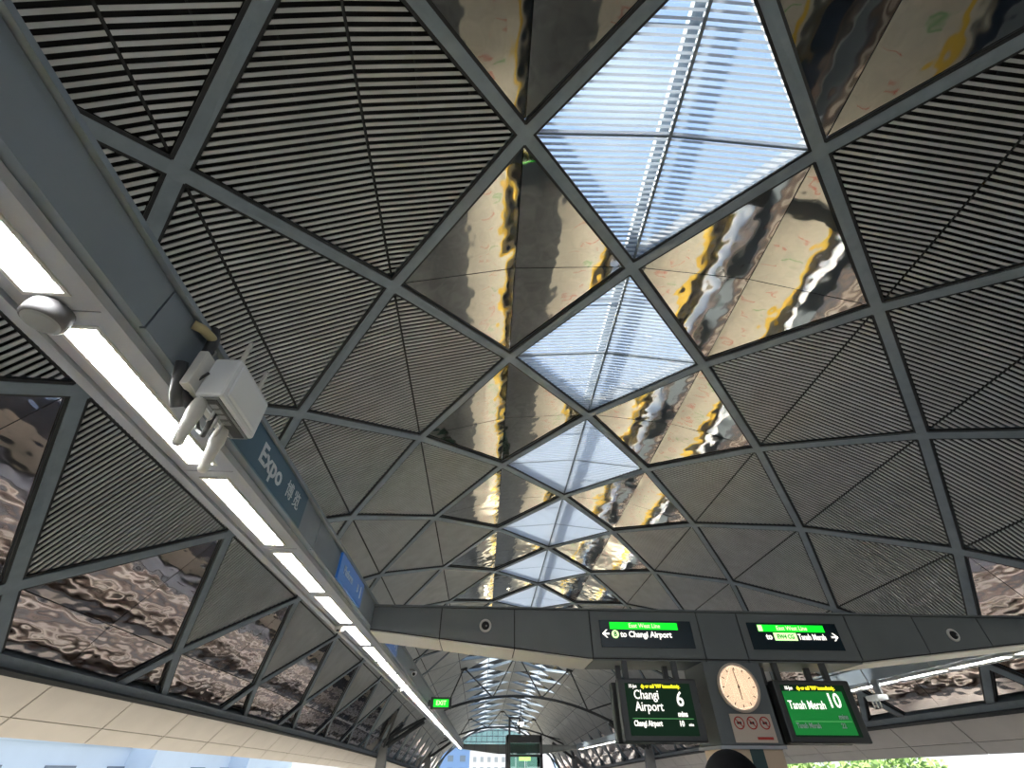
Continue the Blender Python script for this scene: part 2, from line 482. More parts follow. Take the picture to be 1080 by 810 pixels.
def proto_sky(b, far):
    o = 0.10 if not far else 0.04; WR = W_RIB if not far else W_FAR
    T, B, L, R = LP(-1, b, b, o), LP(1, b, b, o), LP(0, b - 1, b, o), LP(0, b + 1, b, o)
    up = Vector((math.sin(b * DV), 0, math.cos(b * DV)))
    parts = []
    for X in (L, R):
        tri = [T, B, X] if (B - T).cross(X - T).dot(up) > 0 else [B, T, X]
        it = inset(tri, [0.03, WR / 2 - 0.02, WR / 2 - 0.02])
        if not far: parts.append(('slat_sheet', slats(it, 0.046, 0.045).mesh('slat_sheet', M['skyslat'])))
        g = [p + up * (0.38 if not far else 0.05) for p in inset(tri, [0.0, WR / 2, WR / 2])]
        parts.append(('glass_pane', MB().hexa(g, [p + up * 0.02 for p in g]).mesh('glass_pane', M['glass'])))
    d = (B - T).normalized()
    parts.append(('seam_strip', strip(T + d * 0.2 - up * 0.03, B - d * 0.2 - up * 0.03, 0.07 if not far else 0.05, up, 0.10).mesh('seam_strip', M['rib'])))
    if far: return parts
    parts.append(('rafter', strip(T + up * 0.44, B + up * 0.44, 0.26, up, 0.22).mesh('rafter', M['kerb'])))
    cr = MB()
    mid = (T + B) / 2
    for X in (L, R):
        s = strip(mid - up * 0.01, X + (mid - X).normalized() * 0.2 - up * 0.01, 0.045, up, 0.07); cr.add(s.v, s.f)
    parts.append(('cross_bar', cr.mesh('cross_bar', M['rib'])))
    pu = MB()
    for f in (-0.55, 0.55):
        s = strip(mid + (B - T) * f / 2 + (L - mid) * (1 - abs(f)) * 0.9 + up * 0.42, mid + (B - T) * f / 2 + up * 0.42, 0.06, up, 0.06); pu.add(s.v, s.f)
        s = strip(mid + (B - T) * f / 2 + (R - mid) * (1 - abs(f)) * 0.9 + up * 0.42, mid + (B - T) * f / 2 + up * 0.42, 0.06, up, 0.06); pu.add(s.v, s.f)
    parts.append(('purlin', pu.mesh('purlin', M['kerb'])))
    kb = MB()
    q = [T, R, B, L]
    c = (T + B + L + R) / 4
    for i in range(4):
        p0, p1 = q[i], q[(i + 1) % 4]
        inn = ((c - (p0 + p1) / 2)).normalized() * 0.06
        e_ = [p0 + up * 0.2, p1 + up * 0.2, p1 + up * 0.64, p0 + up * 0.64]
        kb.hexa(e_, [x + inn for x in e_])
    parts.append(('kerb', kb.mesh('kerb', M['kerb'])))
    return parts

def proto_mirror(b, far):
    o = 0.10
    s = 1 if b > 0 else -1
    up = Vector((math.sin(b * DV), 0, math.cos(b * DV)))
    m = M['mirror'] if abs(b) < 5 else M['mirror_wavy']
    parts = []
    T, B, L, R = LP(-1, b, b, o), LP(1, b, b, o), LP(0, b - 1, b, o), LP(0, b + 1, b, o)
    mid = (T + B) / 2
    def sheet(poly, offs):
        if (poly[1] - poly[0]).cross(poly[2] - poly[0]).dot(up) < 0:
            poly = poly[::-1]; offs = [offs[(len(offs) - 2 - i) % len(offs)] for i in range(len(offs))]
        it = inset(poly, offs)
        parts.append(('mirror_sheet', MB().hexa(it, [p + up * 0.012 for p in it]).mesh('mirror_sheet', m)))
    G = (W_RIB / 2 + 0.07) if not far else W_FAR / 2 + 0.02; h = 0.010
    if abs(b) < 5:
        sheet([T, mid, L], [h, h, G]); sheet([mid, B, L], [h, G, h])
        sheet([T, mid, R], [h, h, G]); sheet([mid, B, R], [h, G, h])
    else:
        e_ = BE0 - 0.04
        I = LP(0, s * 4, b, o)
        E0, E1 = LP(-(6 - e_), s * e_, b, o), LP(6 - e_, s * e_, b, o)
        EM = (E0 + E1) / 2
        sheet([T, mid, I], [h, h, G]); sheet([mid, B, I], [h, G, h])
        sheet([T, mid, EM, E0], [h, h, 0.05, G]); sheet([mid, B, E1, EM], [h, G, 0.05, h])
    return parts
def proto_corner(b, far):
    s = 1 if b > 0 else -1
    o = 0.10; e_ = BE0 - 0.04
    up = Vector((math.sin(b * DV), 0, math.cos(b * DV)))
    poly = [LP(0, s * 5, b, o), LP(e_ - 5, s * e_, b, o), LP(-(e_ - 5), s * e_, b, o)]
    if (poly[1] - poly[0]).cross(poly[2] - poly[0]).dot(up) < 0: poly = poly[::-1]
    it = inset(poly, [W_RIB / 2 + 0.02] * 3)
    return [('mirror_sheet', MB().hexa(it, [p + up * 0.012 for p in it]).mesh('mirror_sheet', M['mirror_wavy']))]

SHORT = {2: 'innermost row', 3: 'middle row', 4: 'outermost row'}
ROWS = {0: 'the ridge row', 2: 'the innermost slatted row', 3: 'the middle slatted row', 4: 'the outermost slatted row'}
def side_of(b): return 'left' if b < 0 else 'right'
count = {}
first_seen = {-6: 1, -5: 0, -4: -1, -3: -2, -2: -1, -1: -2, 0: -1, 1: -2, 2: -1, 3: 0, 4: 1, 5: 2, 6: 3}
A_PAN = 35
for b in range(-6, 7):
    for a in range(first_seen[b] - 2, A_PAN):
        if (a + b) % 2 == 0: continue
        k = cell_kind(a, b)
        if k == 'corner' and a > 16: continue
        fn = {'louvre': proto_louvre, 'sky': proto_sky, 'mirror': proto_mirror, 'corner': proto_corner}[k]
        parts = ensure((k, b, a >= AFAR), lambda: fn(b, a >= AFAR))
        c, rot = loc_frame(a, b)
        nm = {'louvre': 'louvre_panel', 'sky': 'skylight', 'mirror': 'mirror_panel', 'corner': 'corner_mirror'}[k]
        i = count.get((k, b), -1 if a < first_seen[b] else 0); count[(k, b)] = i + 1
        root = empty(nm, c, rot)
        o_ = ordinal(i) if i >= 0 else 'overhead'
        if k == 'louvre' and b == 0:
            tag(root, f'grey slatted ridge panel between the paired far skylights, {o_} from the camera', 'roof panel', 'slatted panels on the far ridge')
        elif k == 'louvre':
            tag(root, f'folded slatted roof panel, {o_} from the camera in {SHORT[abs(b)]} on the {side_of(b)}', 'roof panel',
                f'slatted panels of {ROWS[abs(b)]} on the {side_of(b)}')
        elif k == 'sky' and b == 0:
            tag(root, f'louvred glass skylight diamond on the roof ridge, {o_} from the camera', 'skylight', 'skylights along the ridge')
        elif k == 'sky':
            tag(root, f'far glass skylight {side_of(b)} of the ridge beyond the crossbeam, {o_} from the camera', 'skylight', f'far skylights {side_of(b)} of the ridge')
        elif k == 'mirror' and abs(b) == 1:
            tag(root, f'polished mirror panel just {side_of(b)} of the ridge skylights, {o_} from the camera', 'mirror panel', f'mirror panels {side_of(b)} of the skylights')
        elif k == 'mirror':
            tag(root, f'rippled mirror panel low on the {side_of(b)} eave, {o_} from the camera', 'mirror panel', f'mirror panels along the {side_of(b)} eave')
        else:
            tag(root, f'small triangular mirror at the {side_of(b)} eave edge, {o_} from the camera', 'mirror panel', f'small triangles along the {side_of(b)} eave')
        if i < 0: root['label'] = root['label'].replace('overhead from the camera', 'overhead beyond the picture edge') .replace('folded ', '')
        for pn, me in parts:
            o = bpy.data.objects.new(pn, me)
            COL.objects.link(o); o.parent = root

# ---- edge beams and cream eaves
for s, side in ((-1, 'left'), (1, 'right')):
    r = empty('edge_beam', P(8, s * be(8)))
    tag(r, f'dark steel edge beam along the {side} eave under the mirror panels', 'beam')
    inv = Matrix.Translation(-P(8, s * be(8)))
    aa = [A0 + 0.5 * i for i in range(int((A1 - A0) / 0.5) + 1)]
    ribbon([(a, s * be(a)) for a in aa], 0.20, -0.05, 0.55).build('beam_body', M['rib'], r).matrix_parent_inverse = inv
    ribbon([(a, s * (be(a) + 0.05)) for a in aa], 0.10, -0.16, 0.0).build('drip_rail', M['strut'], r).matrix_parent_inverse = inv
    rr = empty('trim_1' if s < 0 else 'trim_2', P(8, s * be(8)))
    tag(rr, f'cream panelled eave soffit below the {side} edge beam', kind='structure')
    for a in range(A0, A1):
        m = MB()
        for (f0, f1) in ((0.0, 0.66), (0.675, 1.0)):
            def Q(aa_, f):
                p = P(aa_, s * (be(aa_) + 0.04), -0.02)
                return p + Vector((s * 0.88 * f, 0, -1.02 * f - 0.05))
            q = [Q(a + 0.008, f0), Q(a + 0.992, f0), Q(a + 0.992, f1), Q(a + 0.008, f1)]
            m.hexa(q, [p + Vector((s * 0.12, 0, 0.10)) for p in q])
        m.build('eave_panel', M['cream'], rr).matrix_parent_inverse = inv
        q = [Q(a, 0.0), Q(a + 1, 0.0), Q(a + 1, 0.99), Q(a, 0.99)]
        q = [p + Vector((s * 0.05, 0, 0.042)) for p in q]
        MB().hexa(q, [p + Vector((s * 0.06, 0, 0.05)) for p in q]).build('dark_backing', M['seam'], rr).matrix_parent_inverse = inv

# ---- far gable glazing
wg = MB(); fr = MB()
ag = A1 - 0.4
cols = [-4.6 + 9.2 * i / 24 for i in range(25)]
zlow = 5.6
for i in range(24):
    p0, p1 = P(ag, cols[i], 0.1), P(ag, cols[i + 1], 0.1)
    q = [Vector((p0.x, p0.y, zlow)), Vector((p1.x, p0.y, zlow)), Vector((p1.x, p0.y, max(p1.z, zlow + .05))), Vector((p0.x, p0.y, max(p0.z, zlow + .05)))]
    wg.hexa(q, [x + Vector((0, 0.04, 0)) for x in q])
    fr.box(p0.x - 0.05, p0.x + 0.05, p0.y - 0.12, p0.y + 0.05, zlow, max(p0.z, zlow + .05))
for z in (5.6, 6.6, 7.6, 8.6, 9.6):
    fr.box(-9.5 + (z - 5.6) * 1.1, 9.5 - (z - 5.6) * 1.1, P(ag, 0).y - 0.14, P(ag, 0).y + 0.05, z - 0.06, z + 0.06)
wf = wg.build('window_1', M['tealglass']); tag(wf, 'pale teal glazed gable closing the far end of the roof', kind='structure')
fr.build('glazing_frame', M['rib'], wf)

# ================================================================== GROUND, PLATFORM, TRACKS
g = MB().box(-600, 600, -300, 900, -9.4, -9.0).build('ground', M['ground']); tag(g, kind='structure')
fl = MB().box(-6.0, 6.0, -32, 140, -1.1, 0.0).build('floor', M['floor']); tag(fl, 'cream granite platform floor', kind='structure')
MB().box(-2.35, 2.35, -32, 140, 0.0, 0.004).build('grey_centre_paving', M['floor_grey'], fl)
for s in (-1, 1):
    MB().box(min(s * 4.9, s * 5.2), max(s * 4.9, s * 5.2), -32, 140, 0.0, 0.006).build('tactile_strip', M['yellowmark'], fl)
    MB().box(min(s * 5.75, s * 6.0), max(s * 5.75, s * 6.0), -32, 140, 0.0, 0.005).build('edge_strip', M['track'], fl)
    am = MB(); gm = MB()
    for k in range(-4, 36):
        y = k * 3.1
        for (dx, dy, ln, wd) in ((0, 0, 0.6, 0.05), (0.45, 1.0, 0.4, 0.05), (-0.25, 1.9, 0.5, 0.05)):
            x = s * (3.6 + dx)
            am.box(x - ln / 2, x + ln / 2, y + dy, y + dy + wd, 0.0, 0.006)
            hx = x + s * ln / 2
            am.add([(hx, y + dy - 0.06, 0.006), (hx, y + dy + wd + 0.06, 0.006), (hx + s * 0.15, y + dy + wd / 2, 0.006)], [(0, 1, 2)])
        x = s * 4.3
        gm.box(x - 0.3, x + 0.3, y + 2.4, y + 2.46, 0.0, 0.006)
    MB().box(min(s * 5.45, s * 5.98), max(s * 5.45, s * 5.98), -32, 140, 0.0, 1.38).build('screen_barrier', M['barrier'], fl)
    am.build('red_queue_mark', M['redmark'], fl); gm.build('green_queue_mark', M['greenmark'], fl)
for s, side in ((-1, 'left'), (1, 'right')):
    tb = MB().box(min(s * 6.0, s * 13.0), max(s * 6.0, s * 13.0), -60, 142, -2.2, -1.2).build('track_bed', M['ballast'])
    tag(tb, f'brown concrete track bed {side} of the platform', kind='structure')
    dk = MB().box(min(s * 6.05, s * 6.9), max(s * 6.05, s * 6.9), -60, 142, -1.2, -1.1).build('cable_trough', M['track'], tb)
    for (xa, xb, za, mt_, nm_) in ((7.0, 7.12, -1.12, 'track', 'drain_cover'), (7.55, 7.75, -1.15, 'parapet', 'plinth'), (7.95, 8.12, -1.18, 'track', 'drain_cover'),
                                   (8.32, 8.5, -1.15, 'parapet', 'plinth'), (9.15, 9.3, -0.95, 'rail', 'conductor_cover'), (9.55, 9.95, -1.17, 'track', 'cable_trough'),
                                   (10.3, 10.45, -0.54, 'rail', 'walkway_nosing'), (11.2, 11.45, -0.54, 'track', 'cable_trough'), (11.9, 12.1, -1.15, 'parapet', 'plinth')):
        MB().box(min(s * xa, s * xb), max(s * xa, s * xb), -60, 142, -1.2, za).build(nm_, M[mt_], tb)
    for x in (7.3, 8.75):
        m = MB(); m.box(s * x - 0.04, s * x + 0.04, -60, 142, -1.2, -1.02)
        rl = m.build('running_rail', M['rail'], None)
        tag(rl, f'{"inner" if x < 8 else "outer"} steel running rail of the {side} track', 'rail')
    m = MB(); m.box(min(s * 10.3, s * 11.6), max(s * 10.3, s * 11.6), -60, 142, -1.2, -0.55)
    m.build('walkway', M['parapet'], tb)
    m = MB(); m.box(min(s * 12.8, s * 13.1), max(s * 12.8, s * 13.1), -60, 142, -2.2, 0.55)
    pw = m.build('wall_left' if s < 0 else 'wall_right', M['parapet'])
    tag(pw, f'pale concrete trackside parapet on the {side}', kind='structure')

# ================================================================== GANTRIES
GX, GW = 5.38, 0.54          # fascia distance from the axis, width
GY0, GY1 = -9.0, 56.0
PL = 1.46                    # lamp spacing
def gantry(s, side, gx):
    root = empty('lighting_gantry', (s * gx, 1.5, 3.25))
    tag(root, f'long slate-grey service boom with light strip along the {side} platform edge', 'gantry')
    inv = Matrix.Translation(-root.location)
    def X(d): return s * (gx + d)      # d: distance outwards from the fascia
    def bx(m, d0, d1, y0, y1, z0, z1):
        a, b = X(d0), X(d1); return m.box(min(a, b), max(a, b), y0, y1, z0, z1)
    def put(m, n, mt, bev=0.0):
        o = m.build(n, mt, root, bevel=bev); o.matrix_parent_inverse = inv; return o
    m = MB(); bx(m, 0.03, GW - 0.03, GY0, GY1, 3.30, 3.62); put(m, 'core', M['gantry'])
    m = MB(); bx(m, -0.03, 0.10, GY0, GY1, 3.605, 3.64); put(m, 'top_flange', M['gantry'])
    m = MB(); bx(m, 0.05, 0.085, GY0, GY1, 3.235, 3.285); put(m, 'edge_trim', M['gantry_lt'])
    m = MB(); bx(m, GW - 0.07, GW, GY0, GY1, 3.235, 3.32); put(m, 'outer_trim', M['gantry_lt'])
    y = 1.55 - 3 * 2.92
    while y < GY1:
        m = MB(); bx(m, 0.0, 0.035, y + 0.006, y + 2.914, 3.295, 3.595); put(m, 'fascia_panel', M['gantry'])
        y += 2.92
    y = 1.42 - 6 * PL
    while y < GY1:
        # soffit plate around the lamp opening
        m = MB()
        bx(m, 0.10, 0.19, y + 0.004, y + PL - 0.004, 3.25, 3.29)
        bx(m, 0.36, 0.455, y + 0.004, y + PL - 0.004, 3.25, 3.29)
        bx(m, 0.19, 0.36, y + 0.004, y + 0.09, 3.25, 3.29)
        bx(m, 0.19, 0.36, y + 1.37, y + PL - 0.004, 3.25, 3.29)
        put(m, 'soffit_panel', M['gantry_lt'])
        y += PL
    return X
def lamp_parts(gx):
    fr_ = MB(); L = 1.28; w = 0.17
    for (x0, x1, y0, y1) in ((-w / 2 - .02, -w / 2, 0, L), (w / 2, w / 2 + .02, 0, L), (-w / 2, w / 2, 0, 0.02), (-w / 2, w / 2, L - .02, L)):
        fr_.box(x0, x1, y0, y1, -0.008, 0.045)
    df = MB().box(-w / 2, w / 2, 0.02, L - 0.02, 0.022, 0.04)
    fn = MB()
    for i in range(1, 22):
        y = 0.02 + (L - 0.04) * i / 22
        fn.box(-w / 2, w / 2, y - 0.003, y + 0.003, -0.002, 0.02)
    fn.box(-0.003, 0.003, 0.02, L - 0.02, -0.002, 0.02)
    return fr_.mesh('lamp_frame', M['lampframe']), df.mesh('diffuser', M['lamp']), fn.mesh('lamp_louvre', M['fin'])
LP3 = lamp_parts(0)
RGX = 5.62
XL = gantry(-1, 'left', GX)
XR = gantry(1, 'right', RGX)
for s, side, X in ((-1, 'left', XL), (1, 'right', XR)):
    y = 1.42 - 2 * PL; i = 0
    first = True
    while y + PL < GY1:
        if y + 1.28 > 0.3 if s < 0 else y > 7.2:
            o = empty('strip_light', (X(0.275), y + 0.09, 3.25))
            tag(o, f'recessed fluorescent strip light, {ordinal(i)} along the {side} boom from the camera end', 'light', f'strip lights in the {side} boom')
            for me in LP3:
                c = bpy.data.objects.new(me.name, me); COL.objects.link(c); c.parent = o
            i += 1
        y += PL

# ---- things on the left gantry
sp = empty('ceiling_speaker', (XL(0.30), 1.41, 3.25))
tag(sp, 'small round grey loudspeaker hanging between the two nearest left strip lights', 'speaker')
MB().lathe([(0.06, 0.0), (0.085, -0.012), (0.09, -0.05), (0.088, -0.085), (0.075, -0.095)], 'z', (0, 0, 0), 28).build('housing', M['speaker'], sp, smooth=True)
MB().lathe([(0.074, -0.096), (0.06, -0.101), (0.02, -0.103)], 'z', (0, 0, 0), 28).build('grille', M['grey'], sp, smooth=False)
for (y, lab) in ((7.42, 'small beige sensor under the left boom before the crossbeam'), (13.93, 'small beige sensor under the left boom beyond the crossbeam')):
    o = empty('motion_sensor', (XL(0.42), y, 3.25)); tag(o, lab, 'sensor', 'sensors under the left boom')
    MB().hexa([(-0.06, -0.07, 0), (0.06, -0.07, 0), (0.06, 0.07, 0), (-0.06, 0.07, 0)], [(-0.035, -0.07, -0.09), (0.035, -0.07, -0.09), (0.05, 0.06, -0.04), (-0.05, 0.06, -0.04)]).build('housing', M['offwhite'], o, bevel=0.008)
    MB().box(-0.02, 0.02, -0.074, -0.066, -0.08, -0.05).build('lens', M['bezel'], o)

def sign_expo():
    o = empty('station_name_sign', (-GX, 3.3, 3.3))
    tag(o, 'dull blue station name sign on the left boom beside the white wireless box', 'sign')
    MB().box(0.0, 0.014, -0.85, 0.66, -0.005, 0.297).build('sign_board', M['signblue'], o)
    text('Expo', 0.22, (0.016, -0.40, 0.145), SIDE, M['text_white'], o, 'lettering', 0.004, 1.0)
    text('博览', 0.155, (0.016, 0.17, 0.145), SIDE, M['text_white'], o, 'chinese_lettering', 0.0, 1.0, spacing=1.35)
sign_expo()
def blue_sign(y, lab):
    o = empty('platform_sign', (-GX, y, 3.3)); tag(o, lab, 'sign')
    MB().box(0.0, 0.03, -0.62, 0.62, 0.0, 0.29).build('sign_board', M['signblue_lit'], o, bevel=0.006)
    text('Platform', 0.13, (0.033, -0.45, 0.15), SIDE, M['text_white'], o, 'lettering', 0.002)
    text('B', 0.13, (0.033, 0.26, 0.15), SIDE, M['text_white'], o, 'platform_letter', 0.002)
    MB().box(0.03, 0.034, 0.45, 0.49, 0.08, 0.22).build('arrow', M['text_white'], o)
blue_sign(5.95, 'lit blue sign on the left boom just before the crossbeam')
blue_sign(9.4, 'lit blue sign on the left boom just beyond the crossbeam')

# exit sign
o = empty('exit_sign', (-4.98, 17.44, 3.27)); tag(o, 'small green lit exit sign hanging off the left boom', 'sign')
MB().box(-0.33, 0.33, -0.05, 0.05, -0.16, 0.16).build('housing', M['bezel'], o, bevel=0.01)
MB().box(-0.24, 0.24, -0.056, -0.05, -0.10, 0.10).build('lit_face', M['green_lit'], o)
text('EXIT', 0.17, (0, -0.058, 0.0), FRONT, M['palegreen_lit'], o, 'lettering', 0.003, 0.95, 'CENTER')
MB().box(-0.42, -0.33, -0.04, 0.04, -0.08, 0.08).build('bracket', M['bezel'], o)

# camera on the left boom
def bullet(name, loc, lab, s=1):
    o = empty(name, loc); tag(o, lab, 'camera')
    MB().tube([(0, 0, 0), (0.09 * s, 0, 0.0), (0.12 * s, 0, -0.05)], 0.02, 8).build('arm', M['grey'], o)
    MB().tube([(0.12 * s, 0.10, -0.05), (0.12 * s, -0.12, -0.10)], 0.045, 14).build('body', M['white'], o, smooth=False)
    MB().tube([(0.12 * s, -0.121, -0.1005), (0.12 * s, -0.13, -0.1025)], 0.034, 14).build('lens', M['black'], o)
bullet('bullet_camera', (-GX, 12.27, 3.42), 'small white camera on the left boom beyond the crossbeam')

# ---- wireless box
wb = empty('wireless_box', (-5.24, 1.886, 3.15))
tag(wb, 'white wireless access box with stub aerials hanging off the left boom', 'access point')
bx = MB().box(0.0, 0.155, 0.0, 0.42, 0.0, 0.275).build('case', M['white'], wb, bevel=0.018)
MB().box(0.146, 0.166, 0.03, 0.39, 0.03, 0.245).build('cover', M['white'], wb, bevel=0.01)
MB().box(0.03, 0.13, 0.015, 0.405, -0.008, 0.004).build('bottom_recess', M['grey'], wb)
pp = MB().box(0.055, 0.115, 0.03, 0.39, -0.012, -0.006).build('port_panel', M['bezel'], wb)
for y in (0.06, 0.11, 0.16, 0.22): MB().box(0.065, 0.105, y, y + 0.035, -0.016, -0.011).build('port', M['grey'], pp)
for y in (0.07, 0.33):
    MB().tube([(0.10, y, 0.27), (0.10, y, 0.30)], 0.018, 12).build('aerial_base', M['grey'], wb)
    MB().tube([(0.10, y, 0.29), (0.10, y, 0.46), (0.10, y, 0.475)], [0.014, 0.0135, 0.008], 12).build('stub_aerial', M['offwhite'], wb, smooth=True)
for y in (0.04, 0.305):
    MB().tube([(0.03, y, -0.005), (0.03, y, -0.04), (0.03, y, -0.09), (0.03, y, -0.14), (0.03, y + 0.005, -0.27), (0.03, y + 0.005, -0.285)],
              [0.03, 0.038, 0.041, 0.034, 0.026, 0.018], 16).build('paddle_aerial', M['offwhite'], wb, smooth=True)
MB().box(-0.05, 0.0, -0.07, 0.36, 0.02, 0.26).build('back_plate', M['offwhite'], wb, bevel=0.006)
MB().box(-0.115, -0.05, 0.08, 0.14, 0.10, 0.18).build('mounting_arm', M['grey'], wb)
MB().tube([(-0.02, -0.02, 0.05), (0.0, -0.012, 0.11), (0.02, -0.008, 0.15)], 0.008, 8).build('cable_tie', M['rubber'], wb)
MB().tube([(0.05, 0.15, -0.005), (0.045, 0.16, -0.07), (0.0, 0.22, -0.11), (-0.06, 0.24, -0.06), (-0.09, 0.2, 0.02)], 0.014, 10).build('black_cable', M['rubber'], wb, smooth=True)
for k, y in enumerate((0.13, 0.18, 0.24)):
    MB().tube([(0.06, y, -0.005), (0.055, y + 0.005, -0.05), (0.03, y + 0.03, -0.06 - 0.012 * k)], 0.009, 8).build('connector', M['steel'], wb)
# conduit
cd = empty('flexible_conduit', (-5.36, 1.85, 3.4)); tag(cd, 'black flexible conduit looping down the left boom behind the wireless box', 'conduit')
inv = Matrix.Translation(-cd.location)
pts = [(-5.36, 1.90, 3.66), (-5.33, 1.90, 3.60), (-5.325, 1.91, 3.52), (-5.33, 1.91, 3.40), (-5.33, 1.90, 3.30), (-5.32, 1.88, 3.21), (-5.30, 1.90, 3.15), (-5.27, 1.96, 3.13)]
q = MB(); q.tube(pts, 0.032, 12); o = q.build('tube', M['rubber'], cd, smooth=True); o.matrix_parent_inverse = inv
q = MB(); q.tube([(-5.37, 1.76, 3.56), (-5.335, 1.80, 3.565), (-5.325, 1.86, 3.57), (-5.328, 1.905, 3.58)], 0.027, 12); o = q.build('brass_gland', M['brass'], cd, smooth=True); o.matrix_parent_inverse = inv
q = MB(); q.tube([(-5.33, 1.88, 3.55), (-5.29, 1.93, 3.50), (-5.30, 1.92, 3.40), (-5.30, 1.86, 3.30), (-5.30, 1.82, 3.22), (-5.31, 1.86, 3.17)], 0.006, 8); o = q.build('thin_wire', M['grey'], cd, smooth=True); o.matrix_parent_inverse = inv
q = MB(); q.tube([(-5.325, 1.80, 3.30), (-5.32, 1.83, 3.22), (-5.315, 1.87, 3.14), (-5.31, 1.92, 3.09)], 0.03, 12); o = q.build('lower_sleeve', M['rubber'], cd, smooth=True); o.matrix_parent_inverse = inv

# ---- small wireless unit on the right boom
rb = empty('wireless_box', (XR(-0.06), 12.0, 3.0)); tag(rb, 'small white wireless unit with short aerials under the right boom', 'access point')
MB().box(-0.22, 0.05, -0.20, 0.20, -0.10, 0.0).build('case', M['white'], rb, bevel=0.02)
for y in (-0.12, 0.0, 0.12):
    MB().tube([(-0.15, y, -0.09), (-0.15, y, -0.24)], 0.014, 8).build('stub_aerial', M['offwhite'], rb)
MB().tube([(-0.18, -0.05, 0.0), (-0.18, -0.05, 0.30), (-0.25, -0.05, 0.62)], 0.012, 8).build('long_aerial', M['grey'], rb)
MB().box(0.0, 0.05, -0.1, 0.1, 0.0, 0.30).build('bracket', M['grey'], rb)

# ================================================================== CROSSBEAMS
def bz(x):
    ax = abs(x)
    return 2.885 + max(0.0, ax - 2.1) * (3.22 - 2.885) / (5.38 - 2.1)
BT = 3.585
JX = [-5.38, -4.33, -3.20, -2.03, -0.32, 0.33, 2.10, 3.24, 4.33, RGX]
def crossbeam(y0, lab, detail=True):
    root = empty('crossbeam', (0, y0, 2.885)); tag(root, lab, 'beam', 'crossbeams over the platform')
    d = 0.80
    def pr(m, x0, x1, ya, yb, za, zb):
        q = [Vector((x0, ya, za(x0))), Vector((x1, ya, za(x1))), Vector((x1, ya, zb)), Vector((x0, ya, zb))]
        m.hexa(q, [p + Vector((0, yb - ya, 0)) for p in q])
    L = lambda x: bz(x) - 2.885 + 0.02
    m = MB()
    for x0, x1 in zip([-5.38, -2.1, 2.1], [-2.1, 2.1, RGX]): pr(m, x0, x1, 0.03, d - 0.03, L, 0.68)
    m.build('core', M['black'], root)
    for x0, x1 in zip(JX[:-1], JX[1:]):
        m = MB(); xs = [x0 + 0.009] + [x for x in (-2.1, 2.1) if x0 + .02 < x < x1 - .02] + [x1 - 0.009]
        for a, b in zip(xs[:-1], xs[1:]):
            pr(m, a, b, 0.0, 0.025, lambda x: bz(x) - 2.885 + 0.035, 0.665)
        m.build('front_panel', M['beam'], root)
        m = MB()
        for a, b in zip(xs[:-1], xs[1:]):
            za, zb_ = bz(a) - 2.885, bz(b) - 2.885
            q = [Vector((a, 0.02, za)), Vector((b, 0.02, zb_)), Vector((b, d, zb_)), Vector((a, d, za))]
            m.hexa(q, [p + Vector((0, 0, 0.018)) for p in q])
        m.build('underside_panel', M['lampframe'] if abs(x0 + x1) > 4.0 else M['beam'], root)  # end panels paler: the lit look of the underside is put into their colour
        m = MB(); pr(m, x0 + 0.009, x1 - 0.009, d - 0.03, d, lambda x: max(bz(x0), bz(x1)) - 2.885 + 0.02, 0.665); m.build('rear_panel', M['beam'], root)
    MB().box(-5.38, RGX, -0.02, d, 0.675, 0.70).build('top_flange', M['beam'], root)
    return root
crossbeam(7.5, 'dark grey tapered crossbeam with two green-lit direction signs spanning the platform')
crossbeam(55.2, 'far dark crossbeam at the end of the two light strips')

def dome(x, z, lab, h=1):
    o = empty('dome_camera', (x, 7.5, z)); tag(o, lab, 'camera', 'dome cameras on the crossbeam')
    MB().lathe([(0.092, 0.0), (0.092, 0.012), (0.085, 0.022), (0.062, 0.022), (0.06, 0.012)], 'y', (0, 0, 0), 28).build('ring', M['offwhite'], o, smooth=True)
    MB().lathe([(0.06, 0.01), (0.055, 0.03), (0.04, 0.047), (0.018, 0.056)], 'y', (0, 0, 0), 24).build('dome', M['black'], o, smooth=True)
    MB().lathe([(0.014, 0.05), (0.014, 0.060)], 'y', (0.012, 0, -0.012), 12).build('lens_glint', M['grey'], o)
dome(-3.645, 3.314, 'round ringed dome camera on the left half of the crossbeam')
dome(3.772, 3.291, 'round ringed dome camera on the right half of the crossbeam')

